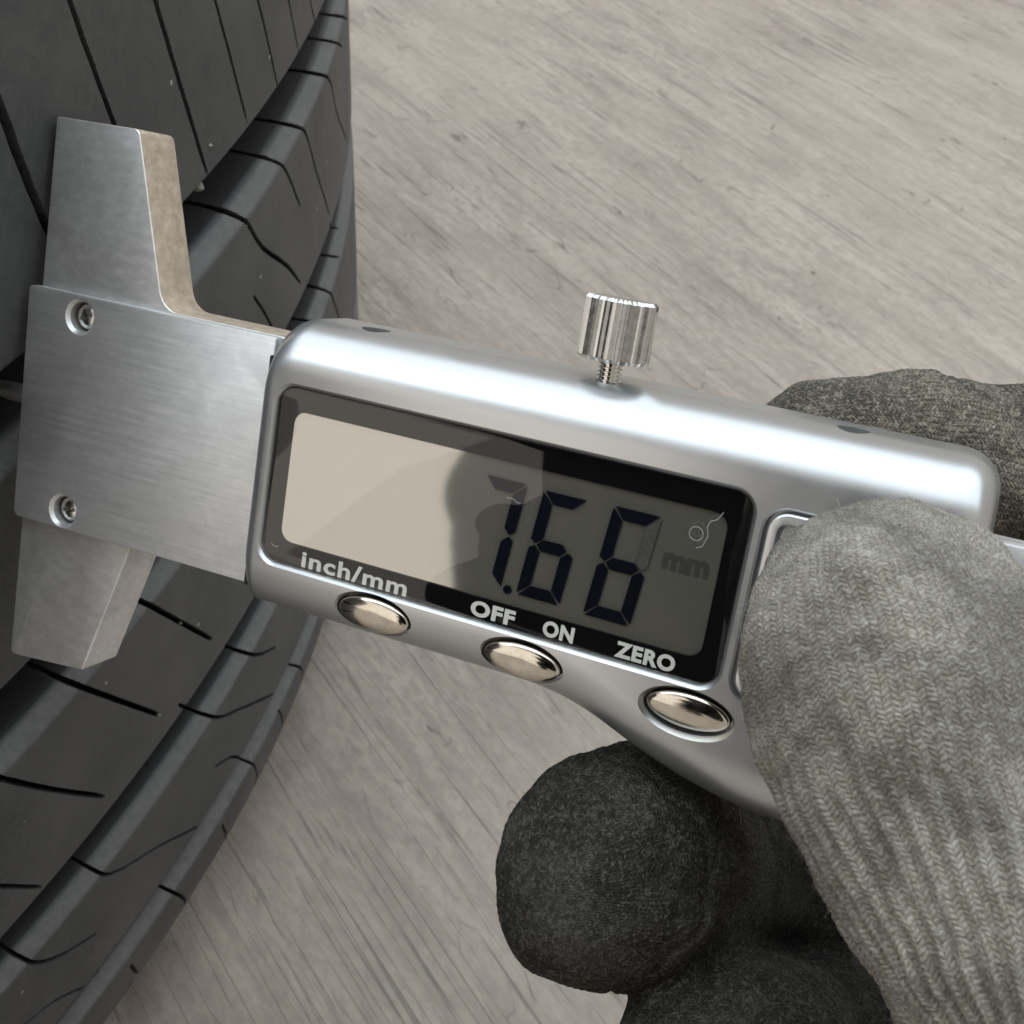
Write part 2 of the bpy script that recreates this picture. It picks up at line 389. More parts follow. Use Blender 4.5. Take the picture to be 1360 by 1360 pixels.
SIPES = [  # tread cuts seen on the near side: points on the tread and width
 ([(75, -60), (93, 0), (116, 67), (152, 164), (178, 235)], 7), ([(188, -50), (206, 0), (229, 78), (275, 230)], 8), ([(270, -50), (285, 0), (307, 81), (328, 162)], 5),
 ([(330, -40), (342, 0), (355, 53), (369, 116)], 5), ([(375, -30), (383, 0), (397, 70)], 4), ([(406, -25), (412, 0), (419, 33)], 4), ([(-60, 0), (0, 141), (26, 212), (58, 290), (85, 345)], 14), ([(-90, 260), (-40, 380), (-10, 450)], 9),
 ([(390, 94), (423, 97), (439, 109), (448, 152), (460, 187)], 5), ([(385, 164), (406, 176), (420, 226), (438, 286)], 5), ([(335, 208), (364, 210), (381, 229), (399, 274)], 5.5),
 ([(272, 272), (307, 279), (328, 296), (348, 328), (381, 353), (399, 376)], 8), ([(337, 394), (356, 425), (375, 470)], 5), ([(425, 51), (441, 53), (454, 62)], 4), ([(441, 16), (461, 26)], 4),
 ([(185, 796), (243, 828), (281, 849)], 9), ([(79, 902), (159, 931), (212, 950)], 9), ([(-20, 1030), (0, 1034), (64, 1048), (138, 1058)], 9), ([(-30, 1176), (0, 1177), (53, 1178)], 7),
 ([(438, 298), (459, 304)], 4), ([(413, 378), (434, 381), (445, 406), (450, 424)], 6), ([(438, 337), (452, 342)], 4), ([(404, 425), (425, 429)], 5),
 ([(299, 857), (339, 870), (365, 860)], 7), ([(238, 936), (286, 953), (318, 942), (365, 921)], 7), ([(286, 1018), (312, 1005), (339, 1018), (349, 1048)], 5),
 ([(119, 1151), (148, 1161), (212, 1124), (270, 1095)], 6), ([(8, 1257), (40, 1278), (79, 1270), (127, 1241)], 7), ([(34, 1360), (79, 1326), (143, 1299)], 5), ([(-60, 1400), (0, 1390), (34, 1360)], 5),
 ([(384, 881), (402, 889), (404, 905)], 5), ([(371, 944), (378, 958), (381, 975)], 5), ([(296, 1096), (308, 1116), (311, 1143)], 6), ([(225, 1183), (249, 1196), (262, 1222)], 6), ([(175, 1283), (204, 1312), (208, 1325)], 6.5)]
# left arm of the tread under and left of the gauge, not legible in the photo: the same cut repeated along each rib
a_lo = ray_hit(0, 1360)[0] - 25; a_hi = ray_hit(469, 250)[0] + 22
a_lo, a_hi = min(a_lo, a_hi), max(a_lo, a_hi)
lo2 = min(ray_hit(0, 0)[0], ray_hit(0, 700)[0]) - 20; a_lo = min(a_lo, lo2)
full = 2 * math.pi * TYR
STEP = .32
dense = np.arange(a_lo, a_hi, STEP); coarse = np.arange(dense[-1] + 6, a_lo + full - 3, 6.5)
arcs = np.concatenate([dense, coarse]); nd = len(dense)
def t_rows(t0, t1): return np.arange(t0, t1 + 1e-6, STEP)
def seg_dist(P, Q, a, b):
    d = b - a; L = d @ d; u = np.clip(((P - a[0]) * d[0] + (Q - a[1]) * d[1]) / L, 0, 1)
    return np.hypot(P - a[0] - u * d[0], Q - a[1] - u * d[1]), u
CUTS = []
for pts, w in SIPES:
    P = np.array([ray_hit(*p) for p in pts])
    if len(P) > 2:      # round the corners of the cut
        E = np.vstack([2 * P[0] - P[1], P, 2 * P[-1] - P[-2]]); Q = []
        for i in range(1, len(E) - 2):
            for k in range(4):
                t_ = k / 4; p0, p1, p2, p3 = E[i - 1:i + 3]
                Q.append(.5 * (2 * p1 + (p2 - p0) * t_ + (2 * p0 - 5 * p1 + 4 * p2 - p3) * t_ ** 2 + (3 * p1 - p0 - 3 * p2 + p3) * t_ ** 3))
        P = np.array(Q + [P[-1]])
    CUTS.append((P, w))
tyre = thing('tyre', Matrix.Translation(W(ORG)), 'black car tyre lying on its side on the floor, dusty grooved tread facing the gauge', 'tyre')
EDGE = [(0, 0)] + [q for e in (43.4, 79.4, 129.4, 180.7) for q in ((e - 1.2, 0), (e - .5, 1), (e + 1.9, 1), (e + 2.4, 0))]
def tread(name, t0, t1):
    ts = t_rows(t0, t1); ts[-1] = t1
    A, T = np.meshgrid(arcs, ts, indexing='ij'); H = np.broadcast_to(height(ts), A.shape).copy()
    A0 = A.copy(); T0 = T.copy()
    if True:
        # slightly uneven rubber
        H += .10 * np.sin(A * .05 + T * .031) * np.sin(T * .043 - A * .021)
        for P, w in CUTS:
            hw = .5 * w * .098
            i0 = np.searchsorted(dense, P[:, 0].min() - 2); i1 = np.searchsorted(dense, P[:, 0].max() + 2)
            j0 = np.searchsorted(ts, P[:, 1].min() - 2); j1 = np.searchsorted(ts, P[:, 1].max() + 2)
            if i1 <= i0 or j1 <= j0: continue
            a = A0[i0:i1, j0:j1]; t = T0[i0:i1, j0:j1]; D = np.full(a.shape, 9.0); ga = np.zeros(a.shape); gt = np.zeros(a.shape)
            wob = .07 * np.sin(a * .9 + t * .5) * np.sin(t * .7 - a * .3)
            seglen = np.hypot(*np.diff(P, axis=0).T); cum = np.concatenate([[0], np.cumsum(seglen)]); tot = cum[-1]
            for k in range(len(P) - 1):
                d_, u = seg_dist(a + wob, t - wob, P[k], P[k + 1]); va = a + wob - P[k][0] - u * (P[k + 1] - P[k])[0]; vt = t - wob - P[k][1] - u * (P[k + 1] - P[k])[1]
                s = (cum[k] + u * seglen[k]) / tot; taper = np.interp(s, [0, .06, .9, 1], [.75, 1, .9, .5])
                e = d_ - hw * taper - .16; m = e < D
                D[m] = e[m]; ga[m] = (va / (d_ + 1e-6))[m]; gt[m] = (vt / (d_ + 1e-6))[m]
            near = np.abs(D) <= .55 * STEP
            A[i0:i1, j0:j1] -= np.where(near, D * ga, 0); T[i0:i1, j0:j1] -= np.where(near, D * gt, 0)
            H[i0:i1, j0:j1] -= np.where(D < -.55 * STEP, 4.5, 0)
    r = (TYR + H) * S; th = A / TYR
    co = np.stack([r * np.cos(th), r * np.sin(th), (T - FLOOR_T) * S], -1).reshape(-1, 3)
    na, nt = A.shape; idx = np.arange(na * nt).reshape(na, nt); i2 = np.roll(idx, -1, 0)
    q = np.stack([idx[:, :-1], i2[:, :-1], i2[:, 1:], idx[:, 1:]], -1).reshape(-1, 4)
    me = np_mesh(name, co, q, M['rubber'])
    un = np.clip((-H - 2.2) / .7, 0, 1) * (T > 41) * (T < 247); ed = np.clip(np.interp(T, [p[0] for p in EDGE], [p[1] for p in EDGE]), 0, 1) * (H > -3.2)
    for nm, ar in (('unworn_shade', un), ('edge', ed)): me.attributes.new(nm, 'FLOAT', 'POINT').data.foreach_set('value', ar.astype(np.float32).ravel())
    me.set_sharp_from_angle(angle=math.radians(38))
    return link(bpy.data.objects.new(name, me), tyre)
for name, b0, b1 in (('shoulder_rib', 20, 89), ('tread_rib', 89, 140), ('tread_rib', 140, 190.5), ('shoulder_rib', 190.5, 251)): tread(name, b0, b1)
SW = [(20, -9), (16, -16), (11, -25), (6, -36), (1, -50), (-3, -66), (-5.5, -82), (-6, -94), (-4, -108), (1, -122), (7, -132), (11, -140), (16, -143), (24, -143), (28, -139), (28, -130), (24, -112), (20, -87), (26, -42), (40, -24), (135.5, -20)]
def sidewall(mir):
    th = np.linspace(0, 2 * math.pi, 241)[:-1]
    P = np.array([(2 * TC - t if mir else t, h) for t, h in SW])
    # resample smooth
    k = np.linspace(0, len(P) - 1, 90); P = np.stack([np.interp(k, np.arange(len(P)), P[:, c]) for c in (0, 1)], 1)
    for _ in range(3): P[1:-1] = (P[:-2] + 2 * P[1:-1] + P[2:]) / 4
    A, Tt = np.meshgrid(th, P[:, 0], indexing='ij'); R_ = (TYR + np.broadcast_to(P[:, 1], A.shape)) * S
    co = np.stack([R_ * np.cos(A), R_ * np.sin(A), np.maximum(Tt - FLOOR_T, .02) * S], -1).reshape(-1, 3)
    na, nt = A.shape; idx = np.arange(na * nt).reshape(na, nt); i2 = np.roll(idx, -1, 0)
    q = np.stack([idx[:, :-1], i2[:, :-1], i2[:, 1:], idx[:, 1:]], -1).reshape(-1, 4)
    link(bpy.data.objects.new('sidewall', np_mesh('sidewall', co, q, M['rubber'])), tyre)
sidewall(False); sidewall(True)

# ------------------------------------------------------------------ the gauge
gauge = thing('tread_depth_gauge', GAUGE_M, 'silver digital tread depth gauge reading 7.66 mm, pressed against the tyre', 'gauge')
XL, XR, YT = -31.4, 52.0, 18.9
BOT = [(-33, -17.2), (7.4, -17.2), (10.5, -17.45), (13.5, -18.1), (17, -19.25), (19, -20.2), (23, -21.7), (27, -22.9), (31, -23.8), (36, -24.4), (54, -24.6)]
bx = np.array([p[0] for p in BOT]); by = np.array([p[1] for p in BOT])
def corner(d, r): d = np.clip(d, 0, r); return r - np.sqrt(np.maximum(0, r * r - (r - d) ** 2))
NX, NY = 210, 92
ux = (1 - np.cos(np.pi * np.arange(NX + 1) / NX)) / 2; ux = .5 * ux + .5 * np.linspace(0, 1, NX + 1) ** 1.0
ux[0] = 0; ux[-1] = 1
xs = XL + (XR - XL) * ux
ybot = np.interp(xs, bx, by)
for _ in range(30): ybot[1:-1] = (ybot[:-2] + 2 * ybot[1:-1] + ybot[2:]) / 4
yt = YT - corner(xs - XL, 4.2) - corner(XR - xs, 4.4); yb = ybot + corner(xs - XL, 1.6) + corner(XR - xs, 5)
vy = (1 - np.cos(np.pi * np.arange(NY + 1) / NY)) / 2
def drop(d, a, b): q = np.clip((a - d) / a, 0, 1); return b * (1 - np.sqrt(np.maximum(0, 1 - q * q)))
def shell_z(x, y, ytx, ybx):
    z = -drop(ytx - y, 6.3, 6.2) - drop(y - ybx, 6.5, 3.4) - drop(x - XL, 1.5, 1.2) - drop(XR - x, 3.2, 3.2)
    return np.maximum(z, -8.5)
bm = bmesh.new(); G = []
for i in range(NX + 1):
    row = []
    for j in range(NY + 1):
        y = yb[i] + (yt[i] - yb[i]) * vy[j]; row.append(bm.verts.new((xs[i], y, float(shell_z(xs[i], y, yt[i], yb[i])))))
    G.append(row)
for i in range(NX):
    for j in range(NY): bm.faces.new((G[i][j], G[i + 1][j], G[i + 1][j + 1], G[i][j + 1]))
loop = [G[i][0] for i in range(NX + 1)] + [G[NX][j] for j in range(1, NY + 1)] + [G[i][NY] for i in range(NX - 1, -1, -1)] + [G[0][j] for j in range(NY - 1, 0, -1)]
l1 = [bm.verts.new((v.co.x, v.co.y, -12.0)) for v in loop]; l2 = [bm.verts.new((x, y, -12.6)) for x, y in offset([(v.co.x, v.co.y) for v in loop], .6)]
for a, b in ((loop, l1), (l1, l2)):
    for i in range(len(a)):
        j = (i + 1) % len(a); bm.faces.new((a[i], b[i], b[j], a[j]))
bm.faces.new(l2[::-1])
WX0, WX1, WY0, WY1 = -29, 29, -10.94, 10.94
win = rrect(WX0, WX1, WY0, WY1, 2.3, 10)
def grow(p, d): return offset(p, -d)
cut_win = loft([at(win, -2.6), at(win, -.55), at(grow(win, .12), -.30), at(grow(win, .75), .25), at(grow(win, 1.2), 1.2)])
BTN = [(-12.7, -14.05), (6.7, -14.3), (26.5, -14.35)]
cuts = [cut_win]
for cx, cy in BTN:
    cuts.append(loft([at(ellipse(cx, cy, 5.05, 2.45), -3.2), at(ellipse(cx, cy, 5.05, 2.45), -.75), at(ellipse(cx, cy, 5.25, 2.65), -.4), at(ellipse(cx, cy, 5.9, 3.3), .7)]))
LID = rrect(30.3, 49.0, -11.2, 10.2, 2.6, 8)
cuts.append(loft([at(LID, -1.2), at(LID, -.2), at(grow(LID, .5), .3), at(grow(LID, .8), 1)]))
def cyl_cut(p, ax, r, L, n=28, taper=1.0):
    ax = Vector(ax).normalized(); u = ax.orthogonal().normalized(); v = ax.cross(u); p = Vector(p)
    return loft([[tuple(p + ax * s * L + (u * math.cos(2 * math.pi * k / n) + v * math.sin(2 * math.pi * k / n)) * (r * q)) for k in range(n)] for s, q in ((-1, 1), (1, taper))])
HOLES = [((-20.4, 18.75, -6.4), (0, 1, .05)), ((36.4, 18.75, -6.4), (0, 1, .05))]
for p, a in HOLES: cuts.append(cyl_cut(p, a, 1.75, 1.6))
shell = carve(bm, cuts)
housing = part('housing', shell, M['shell'], gauge, angle=28)
for p, a in HOLES:
    ax = Vector(a).normalized(); b = cyl_cut(Vector(p) - ax * 1.3, a, 1.55, .35, 24, .85)
    part('set_screw', b, M['gap'], housing)  # plug coloured dark to paint in the shade inside the hole
# thin dark strip along the seam between plate and housing
gk = fillet([(-31.6, 13.8), (-31.6, -15.3), (-31.2, -15.3), (-31.2, 13.8)], [0, 0, 0, 0])
part('seam_strip', slab(gk, -7, -1.6), M['gap'], gauge)
# display: mask, lcd, digits, lettering, pane
scr = rrect(-27.0, 26.6, -8.3, 8.05, 1.7, 8)
bm = bmesh.new(); wi = rrect(WX0 + .02, WX1 - .02, WY0 + .02, WY1 - .02, 2.3, 8)
loft([at(wi, -1.6), at(wi, -.92), at(scr, -.92), at(scr, -1.6)], caps=False, bm=bm)
part('display_mask', bm, M['mask'], gauge, angle=20)
lcd = part('lcd_screen', slab(grow(scr, .4), -2.0, -1.25), M['lcd'], gauge, angle=20)
def seg_poly(pts, z, mat, name='segment'):
    part(name, loft([at(pts, z), at(pts, z + .05)]), mat, lcd, smooth=False)
SL = .098           # forward slant of the digits
def digit(x0, x1, y0, y1, on, faint=''):
    """x0..x1 bottom extents, y0..y1 height"""
    w = x1 - x0; h = y1 - y0; th = 1.38; g = .11; m = h / 2
    def T_(x, y): return (x0 + x + SL * y, y0 + y)
    P = {'a': [(g + .1, h), (w - g - .1, h), (w - th - g, h - th), (th + g, h - th)],
         'd': [(th + g, th), (w - th - g, th), (w - g - .1, 0), (g + .1, 0)],
         'g': [(th * .55 + g, m), (th + g, m + th * .5), (w - th - g, m + th * .5), (w - th * .55 - g, m), (w - th - g, m - th * .5), (th + g, m - th * .5)],
         'f': [(0, h - g - .1), (th, h - th - g), (th, m + th * .5 + g), (th * .45, m + g), (0, m + th * .3 + g)],
         'b': [(w, h - g - .1), (w, m + th * .3 + g), (w - th * .45, m + g), (w - th, m + th * .5 + g), (w - th, h - th - g)],
         'e': [(0, g + .1), (0, m - th * .3 - g), (th * .45, m - g), (th, m - th * .5 - g), (th, th + g)],
         'c': [(w, g + .1), (w - th, th + g), (w - th, m - th * .5 - g), (w - th * .45, m - g), (w, m - th * .3 - g)]}
    for k in on + faint: seg_poly([T_(*p) for p in P[k]], -1.03, M['ghost' if k in faint else 'segment'])
digit(-2.6, 2.55, -6.55, 6.0, 'abc')
digit(4.55, 9.85, -6.7, 5.85, 'acdefg')
digit(12.75, 18.25, -6.85, 6.05, 'acdefg', 'b')
part('decimal_point', slab(ellipse(3.45, -6.5, .52, .52, 16), -1.03, -.98), M['segment'], lcd, smooth=False)
def text(name, s, x0, x1, y0, y1, z, mat, parent, bold=.03, shear=0.0, space=1.0):
    cu = bpy.data.curves.new(name, 'FONT'); cu.body = s; cu.offset = bold; cu.size = 1; cu.extrude = .012; cu.shear = shear; cu.resolution_u = 6; cu.space_character = space
    o = bpy.data.objects.new(name, cu); COL.objects.link(o)
    me = bpy.data.meshes.new_from_object(o.evaluated_get(bpy.context.evaluated_depsgraph_get()))
    bpy.data.objects.remove(o); bpy.data.curves.remove(cu)
    co = np.zeros(len(me.vertices) * 3, np.float32); me.vertices.foreach_get('co', co); co = co.reshape(-1, 3)
    mn, mx = co.min(0), co.max(0)
    co[:, 0] = x0 + (co[:, 0] - mn[0]) / (mx[0] - mn[0]) * (x1 - x0); co[:, 1] = y0 + (co[:, 1] - mn[1]) / (mx[1] - mn[1]) * (y1 - y0)
    co[:, 2] = z + (co[:, 2] - mn[2]) / max(1e-6, mx[2] - mn[2]) * .03
    me.vertices.foreach_set('co', (co * S).ravel()); me.materials.clear(); me.materials.append(mat); me.update(); me.name = name
    return link(bpy.data.objects.new(name, me), parent)
text('unit_lettering', 'mm', 20.4, 25.6, .5, 2.4, -1.22, M['faint'], lcd, .05)
text('lettering', 'inch/mm', -23.4, -8.9, -10.75, -8.65, -.9, M['ink'], gauge, .026, 0, 1.1)['label'] = 'white words inch/mm'
text('lettering', 'OFF', -.55, 5.0, -10.6, -8.7, -.9, M['ink'], gauge, .045, 0, 1.1)['label'] = 'white word OFF'
text('lettering', 'ON', 8.5, 12.25, -10.6, -8.7, -.9, M['ink'], gauge, .045, 0, 1.1)['label'] = 'white word ON'
text('lettering', 'ZERO', 17.2, 24.1, -10.6, -8.7, -.9, M['ink'], gauge, .045, 0, 1.1)['label'] = 'white word ZERO'
part('display_pane', slab(rrect(WX0 + .05, WX1 - .05, WY0 + .05, WY1 - .05, 2.25, 8), -.85, -.25, .12), M['pane'], gauge, angle=20)
# buttons
for i, (cx, cy) in enumerate(BTN):
    rings = []
    for k in range(11):
        a = math.pi / 2 * k / 10; q = math.cos(a) ** .8; zz = .68 * math.sin(a)
        rings.append([(cx + 4.75 * q * math.cos(2 * math.pi * j / 44), cy + 2.15 * q * math.sin(2 * math.pi * j / 44),
                       -.85 + zz + .16 * 2.15 * q * math.sin(2 * math.pi * j / 44)) for j in range(44)])
    rings = [at(ellipse(cx, cy, 4.75, 2.15, 44), -3)] + rings[:-1]
    part('push_button', loft(rings), M['button'], gauge, angle=60)
# battery lid with a rounded frame
lid = slab(offset(LID, .35), -1.15, .1, .35)
lid = carve(lid, [loft([at(offset(LID, 1.9), -.55), at(offset(LID, 1.7), -.3), at(offset(LID, 1.2), .6)])])
part('battery_lid', lid, M['shell'], gauge)
# stop screw on the top edge
def lathe_y(prof, cx, cz, n=40, tooth=None):
    rings = []
    for y, r in prof:
        ring = []
        for k in range(n):
            a = 2 * math.pi * k / n; rr = r * (1 + (tooth if (tooth and k % 4 in (0, 1)) else 0)); ring.append((cx + rr * math.cos(a), y, cz + rr * math.sin(a)))
        rings.append(ring)
    return loft(rings)
stem = [(16.5, 1.25)]
y = 18.6
while y < 21.4: stem += [(y, 1.1), (y + .14, 1.38), (y + .24, 1.38), (y + .38, 1.1)]; y += .46
stem += [(21.6, 1.1)]
part('stop_screw_stem', lathe_y(stem, 9.6, -5.2, 28), M['chrome'], gauge, angle=25)
NT = 96
kp = [(21.0, 3.35), (21.35, 3.62), (27.5, 3.62), (27.85, 3.4)]
rings = []
for i, (y, r) in enumerate(kp):
    ring = []
    for k in range(NT):
        a = 2 * math.pi * k / NT; tooth = (0, .02, .12, .10)[k % 4]; ring.append((9.6 + r * (1 + tooth) * math.cos(a), y, -5.2 + r * (1 + tooth) * math.sin(a)))
    rings.append(ring)
knob = carve(loft(rings), [slab(fillet([(9.6 - 5, 27.0), (9.6 + 5, 27.0), (9.6 + 5, 29), (9.6 - 5, 29)], [0] * 4), -5.75, -4.65)])
part('stop_screw_knob', knob, M['screw'], gauge, angle=15)
# jaw plate, cross bar, screws, probe, rail
SCR = [(-61.1, 13.1), (-61.4, -13.1)]
plate = fillet([(-69.7, 15.85), (-69.75, -15.65), (-31.9, -15.4), (-31.6, 15.9)][::1], [.5, .9, .2, .2], 5)
plate = plate[::1]
def ccw(p):
    a = sum(p[i - 1][0] * p[i][1] - p[i][0] * p[i - 1][1] for i in range(len(p))); return p if a > 0 else p[::-1]
pl = carve(slab(ccw(plate), -4.0, -2.5, .16, 2), [loft([at(ellipse(x, y, 1.95, 1.95, 40), -5), at(ellipse(x, y, 1.95, 1.95, 40), -2.95), at(ellipse(x, y, 2.45, 2.45, 40), -2.42), at(ellipse(x, y, 2.6, 2.6, 40), -2.0)]) for x, y in SCR])
part('jaw_plate', pl, M['steel'], gauge, angle=25)
bar = fillet([(-68.6, 37.5), (-70.0, -36.2), (-69.3, -36.5), (-57.2, -35.4), (-50.8, -15.2), (30, -14.8), (30, 15.9), (-49.6, 16.0), (-55.6, 37.5)],
             [.3, .2, .2, .6, .6, 0, 0, 3.2, 1.0], 6)
bh = [loft([at(ellipse(x, y, 1.95, 1.95, 32), -5.4), at(ellipse(x, y, 1.95, 1.95, 32), -3.5)]) for x, y in SCR]
bb = carve(slab(ccw(bar), -11.0, -4.03, .22, 3), bh)
xb = part('cross_bar', bb, M['steel_bar'], gauge, angle=25); xb.data.materials.append(M['rust_reflection'])
for p in xb.data.polygons:
    if abs(p.normal.z) < .3 and p.center.x > -66 * S and p.center.y > 0: p.material_index = 1
for x, y in SCR:
    cross = []
    for r in (0, 1):
        c = bmesh.new()
        a0 = random.uniform(0, 1.2) if r == 0 else a0 + math.pi / 2
        ca, sa = math.cos(a0), math.sin(a0)
        q = [(-1.15, -.27), (1.15, -.27), (1.15, .27), (-1.15, .27)]; q2 = [(-.55, -.12), (.55, -.12), (.55, .12), (-.55, .12)]
        rot = lambda p: [(x + a * ca - b * sa, y + a * sa + b * ca) for a, b in p]
        cross.append(loft([at(rot(q2), -4.6), at(rot(q), -3.4), at(rot(q), -3.0)]))
    head = []
    for k in range(7):
        a = math.pi / 2 * k / 6; head.append(at(ellipse(x, y, 1.75 * math.cos(a * .92), 1.75 * math.cos(a * .92), 32), -4.25 + .75 * math.sin(a)))
    head = [at(ellipse(x, y, 1.75, 1.75, 32), -5.3)] + head
    part('screw', carve(loft(head), cross), M['screw'], gauge, angle=30)
part('probe_pin', loft([[(-80, .9 * math.cos(a), -7.5 + .9 * math.sin(a)) for a in np.linspace(0, 2 * math.pi, 17)[:-1]], [(-76, 1.3 * math.cos(a), -7.5 + 1.3 * math.sin(a)) for a in np.linspace(0, 2 * math.pi, 17)[:-1]], [(-69.9, 1.3 * math.cos(a), -7.5 + 1.3 * math.sin(a)) for a in np.linspace(0, 2 * math.pi, 17)[:-1]]]), M['steel_bar'], gauge)
part('measuring_rail', slab([(45, 6.6), (78, 6.6), (78, 10.9), (45, 10.9)], -9.6, -5.6, .25, 2), M['steel_bar'], gauge, angle=25)

# ------------------------------------------------------------------ gloved hands
def gp(px, py, d):
    q = np.array([(px - 680) / 1600 * d, (py - 680) / 1600 * d, d]) - GT; return np.array([q @ GX, q @ GY, q @ GN])
def chain(pts, n=10):
    """pts: (vec3, r) -> dense list of centres and radii, Catmull-Rom"""
    P = np.array([list(p) + [r] for p, r in pts], float); out = []
    P = np.vstack([2 * P[0] - P[1], P, 2 * P[-1] - P[-2]])
    for i in range(1, len(P) - 2):
        for k in range(n):
            t = k / n; a, b, c, d = P[i - 1:i + 3]
            out.append(.5 * ((2 * b) + (c - a) * t + (2 * a - 5 * b + 4 * c - d) * t * t + (3 * b - a - 3 * c + d) * t ** 3))
    out.append(P[-2]); return np.array(out)
def ico():
    b = bmesh.new(); bmesh.ops.create_icosphere(b, subdivisions=2, radius=1.015)
    V = np.array([v.co[:] for v in b.verts]); F = np.array([[v.index for v in f.verts] for f in b.faces]); b.free(); return V, F
def glove(name, chains, view, m, voxel, mats, parent_m, wale=1.22, course=.48, amp=.09, label='', cat='glove', focus=None, fine=False):
    V, F = ico(); allv = []; allf = []; k = 0
    for C in chains:
        for x, y, z, r in C:
            allv.append(V * r + (x, y, z)); allf.append(F + k); k += len(V)
    allv = np.concatenate(allv); allf = np.concatenate(allf)
    me = bpy.data.meshes.new('tmp'); me.vertices.add(len(allv)); me.vertices.foreach_set('co', allv.astype(np.float32).ravel())
    me.loops.add(len(allf) * 3); me.loops.foreach_set('vertex_index', allf.astype(np.int32).ravel()); me.polygons.add(len(allf))
    me.polygons.foreach_set('loop_start', np.arange(0, len(allf) * 3, 3, dtype=np.int32)); me.update(calc_edges=True)
    o = bpy.data.objects.new('tmp', me); COL.objects.link(o)
    md = o.modifiers.new('r', 'REMESH'); md.mode = 'VOXEL'; md.voxel_size = voxel; md.adaptivity = 0
    ms = o.modifiers.new('s', 'SMOOTH'); ms.factor = .5; ms.iterations = 26
    if fine: sb = o.modifiers.new('d', 'SUBSURF'); sb.levels = 1; sb.render_levels = 1
    me2 = bpy.data.meshes.new_from_object(o.evaluated_get(bpy.context.evaluated_depsgraph_get()))
    bpy.data.objects.remove(o); bpy.data.meshes.remove(me); me2.name = name
    n = len(me2.vertices); co = np.zeros(n * 3, np.float32); me2.vertices.foreach_get('co', co); co = co.reshape(-1, 3)
    nor = np.zeros(n * 3, np.float32); me2.vertices.foreach_get('normal', nor); nor = nor.reshape(-1, 3)
    best = np.full(n, 1e9, np.float32); arc = np.zeros(n, np.float32); along = np.zeros(n, np.float32); which = np.zeros(n, int)
    for ci, C in enumerate(chains):
        cum = np.concatenate([[0], np.cumsum(np.linalg.norm(np.diff(C[:, :3], axis=0), axis=1))]); rm = max(6., np.median(C[:, 3]))
        for k in range(len(C) - 1):
            a, b = C[k, :3], C[k + 1, :3]; d = b - a; L = np.linalg.norm(d)
            if L < 1e-6: continue
            dn = d / L; mid = ((a + b) / 2).astype(np.float32); lim = L / 2 + max(C[k, 3], C[k + 1, 3]) + 2.5
            sel = np.where((np.abs(co - mid) < lim).all(1))[0]
            if not len(sel): continue
            q0 = co[sel] - a.astype(np.float32); u = q0 @ dn; uc = np.clip(u, 0, L); q = q0 - uc[:, None] * dn
            dist = np.linalg.norm(q, axis=1) - (C[k, 3] + (C[k + 1, 3] - C[k, 3]) * uc / L)
            s = dist < best[sel]; sel = sel[s]; q = q[s]; u = u[s]; uc = uc[s]
            ref = view - dn * (view @ dn); ref /= np.linalg.norm(ref); sd = np.cross(dn, ref)
            best[sel] = dist[s]; arc[sel] = np.arctan2(q @ sd, q @ ref) * rm; which[sel] = ci
            ext = np.where((k == 0) & (u < 0), u, np.where((k == len(C) - 2) & (u > L), u - L, 0))
            along[sel] = cum[k] + uc + ext
    if fine: which[which >= 6] = 0          # pads of the thumb
    for ci, C in enumerate(chains[:4] if fine else ()):
        p0 = C[0, :3]; p1 = C[(18, 24, 36, 36)[ci], :3]; r0 = C[0, 3]; dn = (p1 - p0) / np.linalg.norm(p1 - p0); sel = np.where(which == ci)[0]
        q = co[sel] - p0; ax_ = q @ dn + r0; ref = view - dn * (view @ dn); ref /= np.linalg.norm(ref); sd = np.cross(dn, ref)
        along[sel] = np.where(ax_ < r0, r0 * np.arccos(np.clip(1 - ax_ / r0, -1, 1)), ax_ - r0 + r0 * math.pi / 2)
        arc[sel] = np.arctan2(q @ sd, q @ ref) * np.median(C[:20, 3])
    co = co.astype(float); nor = nor.astype(float)
    # knit columns as relief, wrinkles where the thumb bends
    bend = np.zeros(n)
    if focus is not None:
        ci, a0, a1, pitch, depth = focus
        mask = (which == ci) * np.clip((along - a0) / (a1 - a0), 0, 1)
        wv_ = np.sin(2 * np.pi * (arc / pitch + .12 * np.sin(along * .31) + .08 * np.sin(along * .83 + 1.3)))
        bend = mask * depth * wv_ * (0.7 + .3 * np.sin(along * .5 + arc * .2))
    lump = .3 * np.sin(co[:, 0] * .37 + co[:, 1] * .21) * np.sin(co[:, 1] * .31 - co[:, 2] * .27) + .16 * np.sin(co[:, 0] * .9 + co[:, 2] * .7) * np.sin(co[:, 1] * .8 + co[:, 0] * .3)
    for k, a0 in enumerate((19, 24.5, 27)):      # creases where the fingers fold
        wav = along + 1.4 * np.sin(arc * .23 + k) + .5 * np.sin(arc * .7 + 2 * k)
        lump = lump - np.isin(which, (1, 2, 3)) * (.55 - .1 * k) * np.exp(-((wav - a0) / .8) ** 2)
    hgt = amp * np.cos(2 * np.pi * arc / (wale / 2)) + bend + lump
    co2 = co + nor * hgt[:, None]
    me2.vertices.foreach_set('co', (co2 * S).astype(np.float32).ravel())
    at_ = me2.attributes.new('knit', 'FLOAT_VECTOR', 'POINT'); at_.data.foreach_set('vector', np.stack([arc / wale, along / course, which * 7.], 1).astype(np.float32).ravel())
    me2.polygons.foreach_set('use_smooth', [True] * len(me2.polygons))
    me2.materials.clear(); me2.materials.append(mats[0])
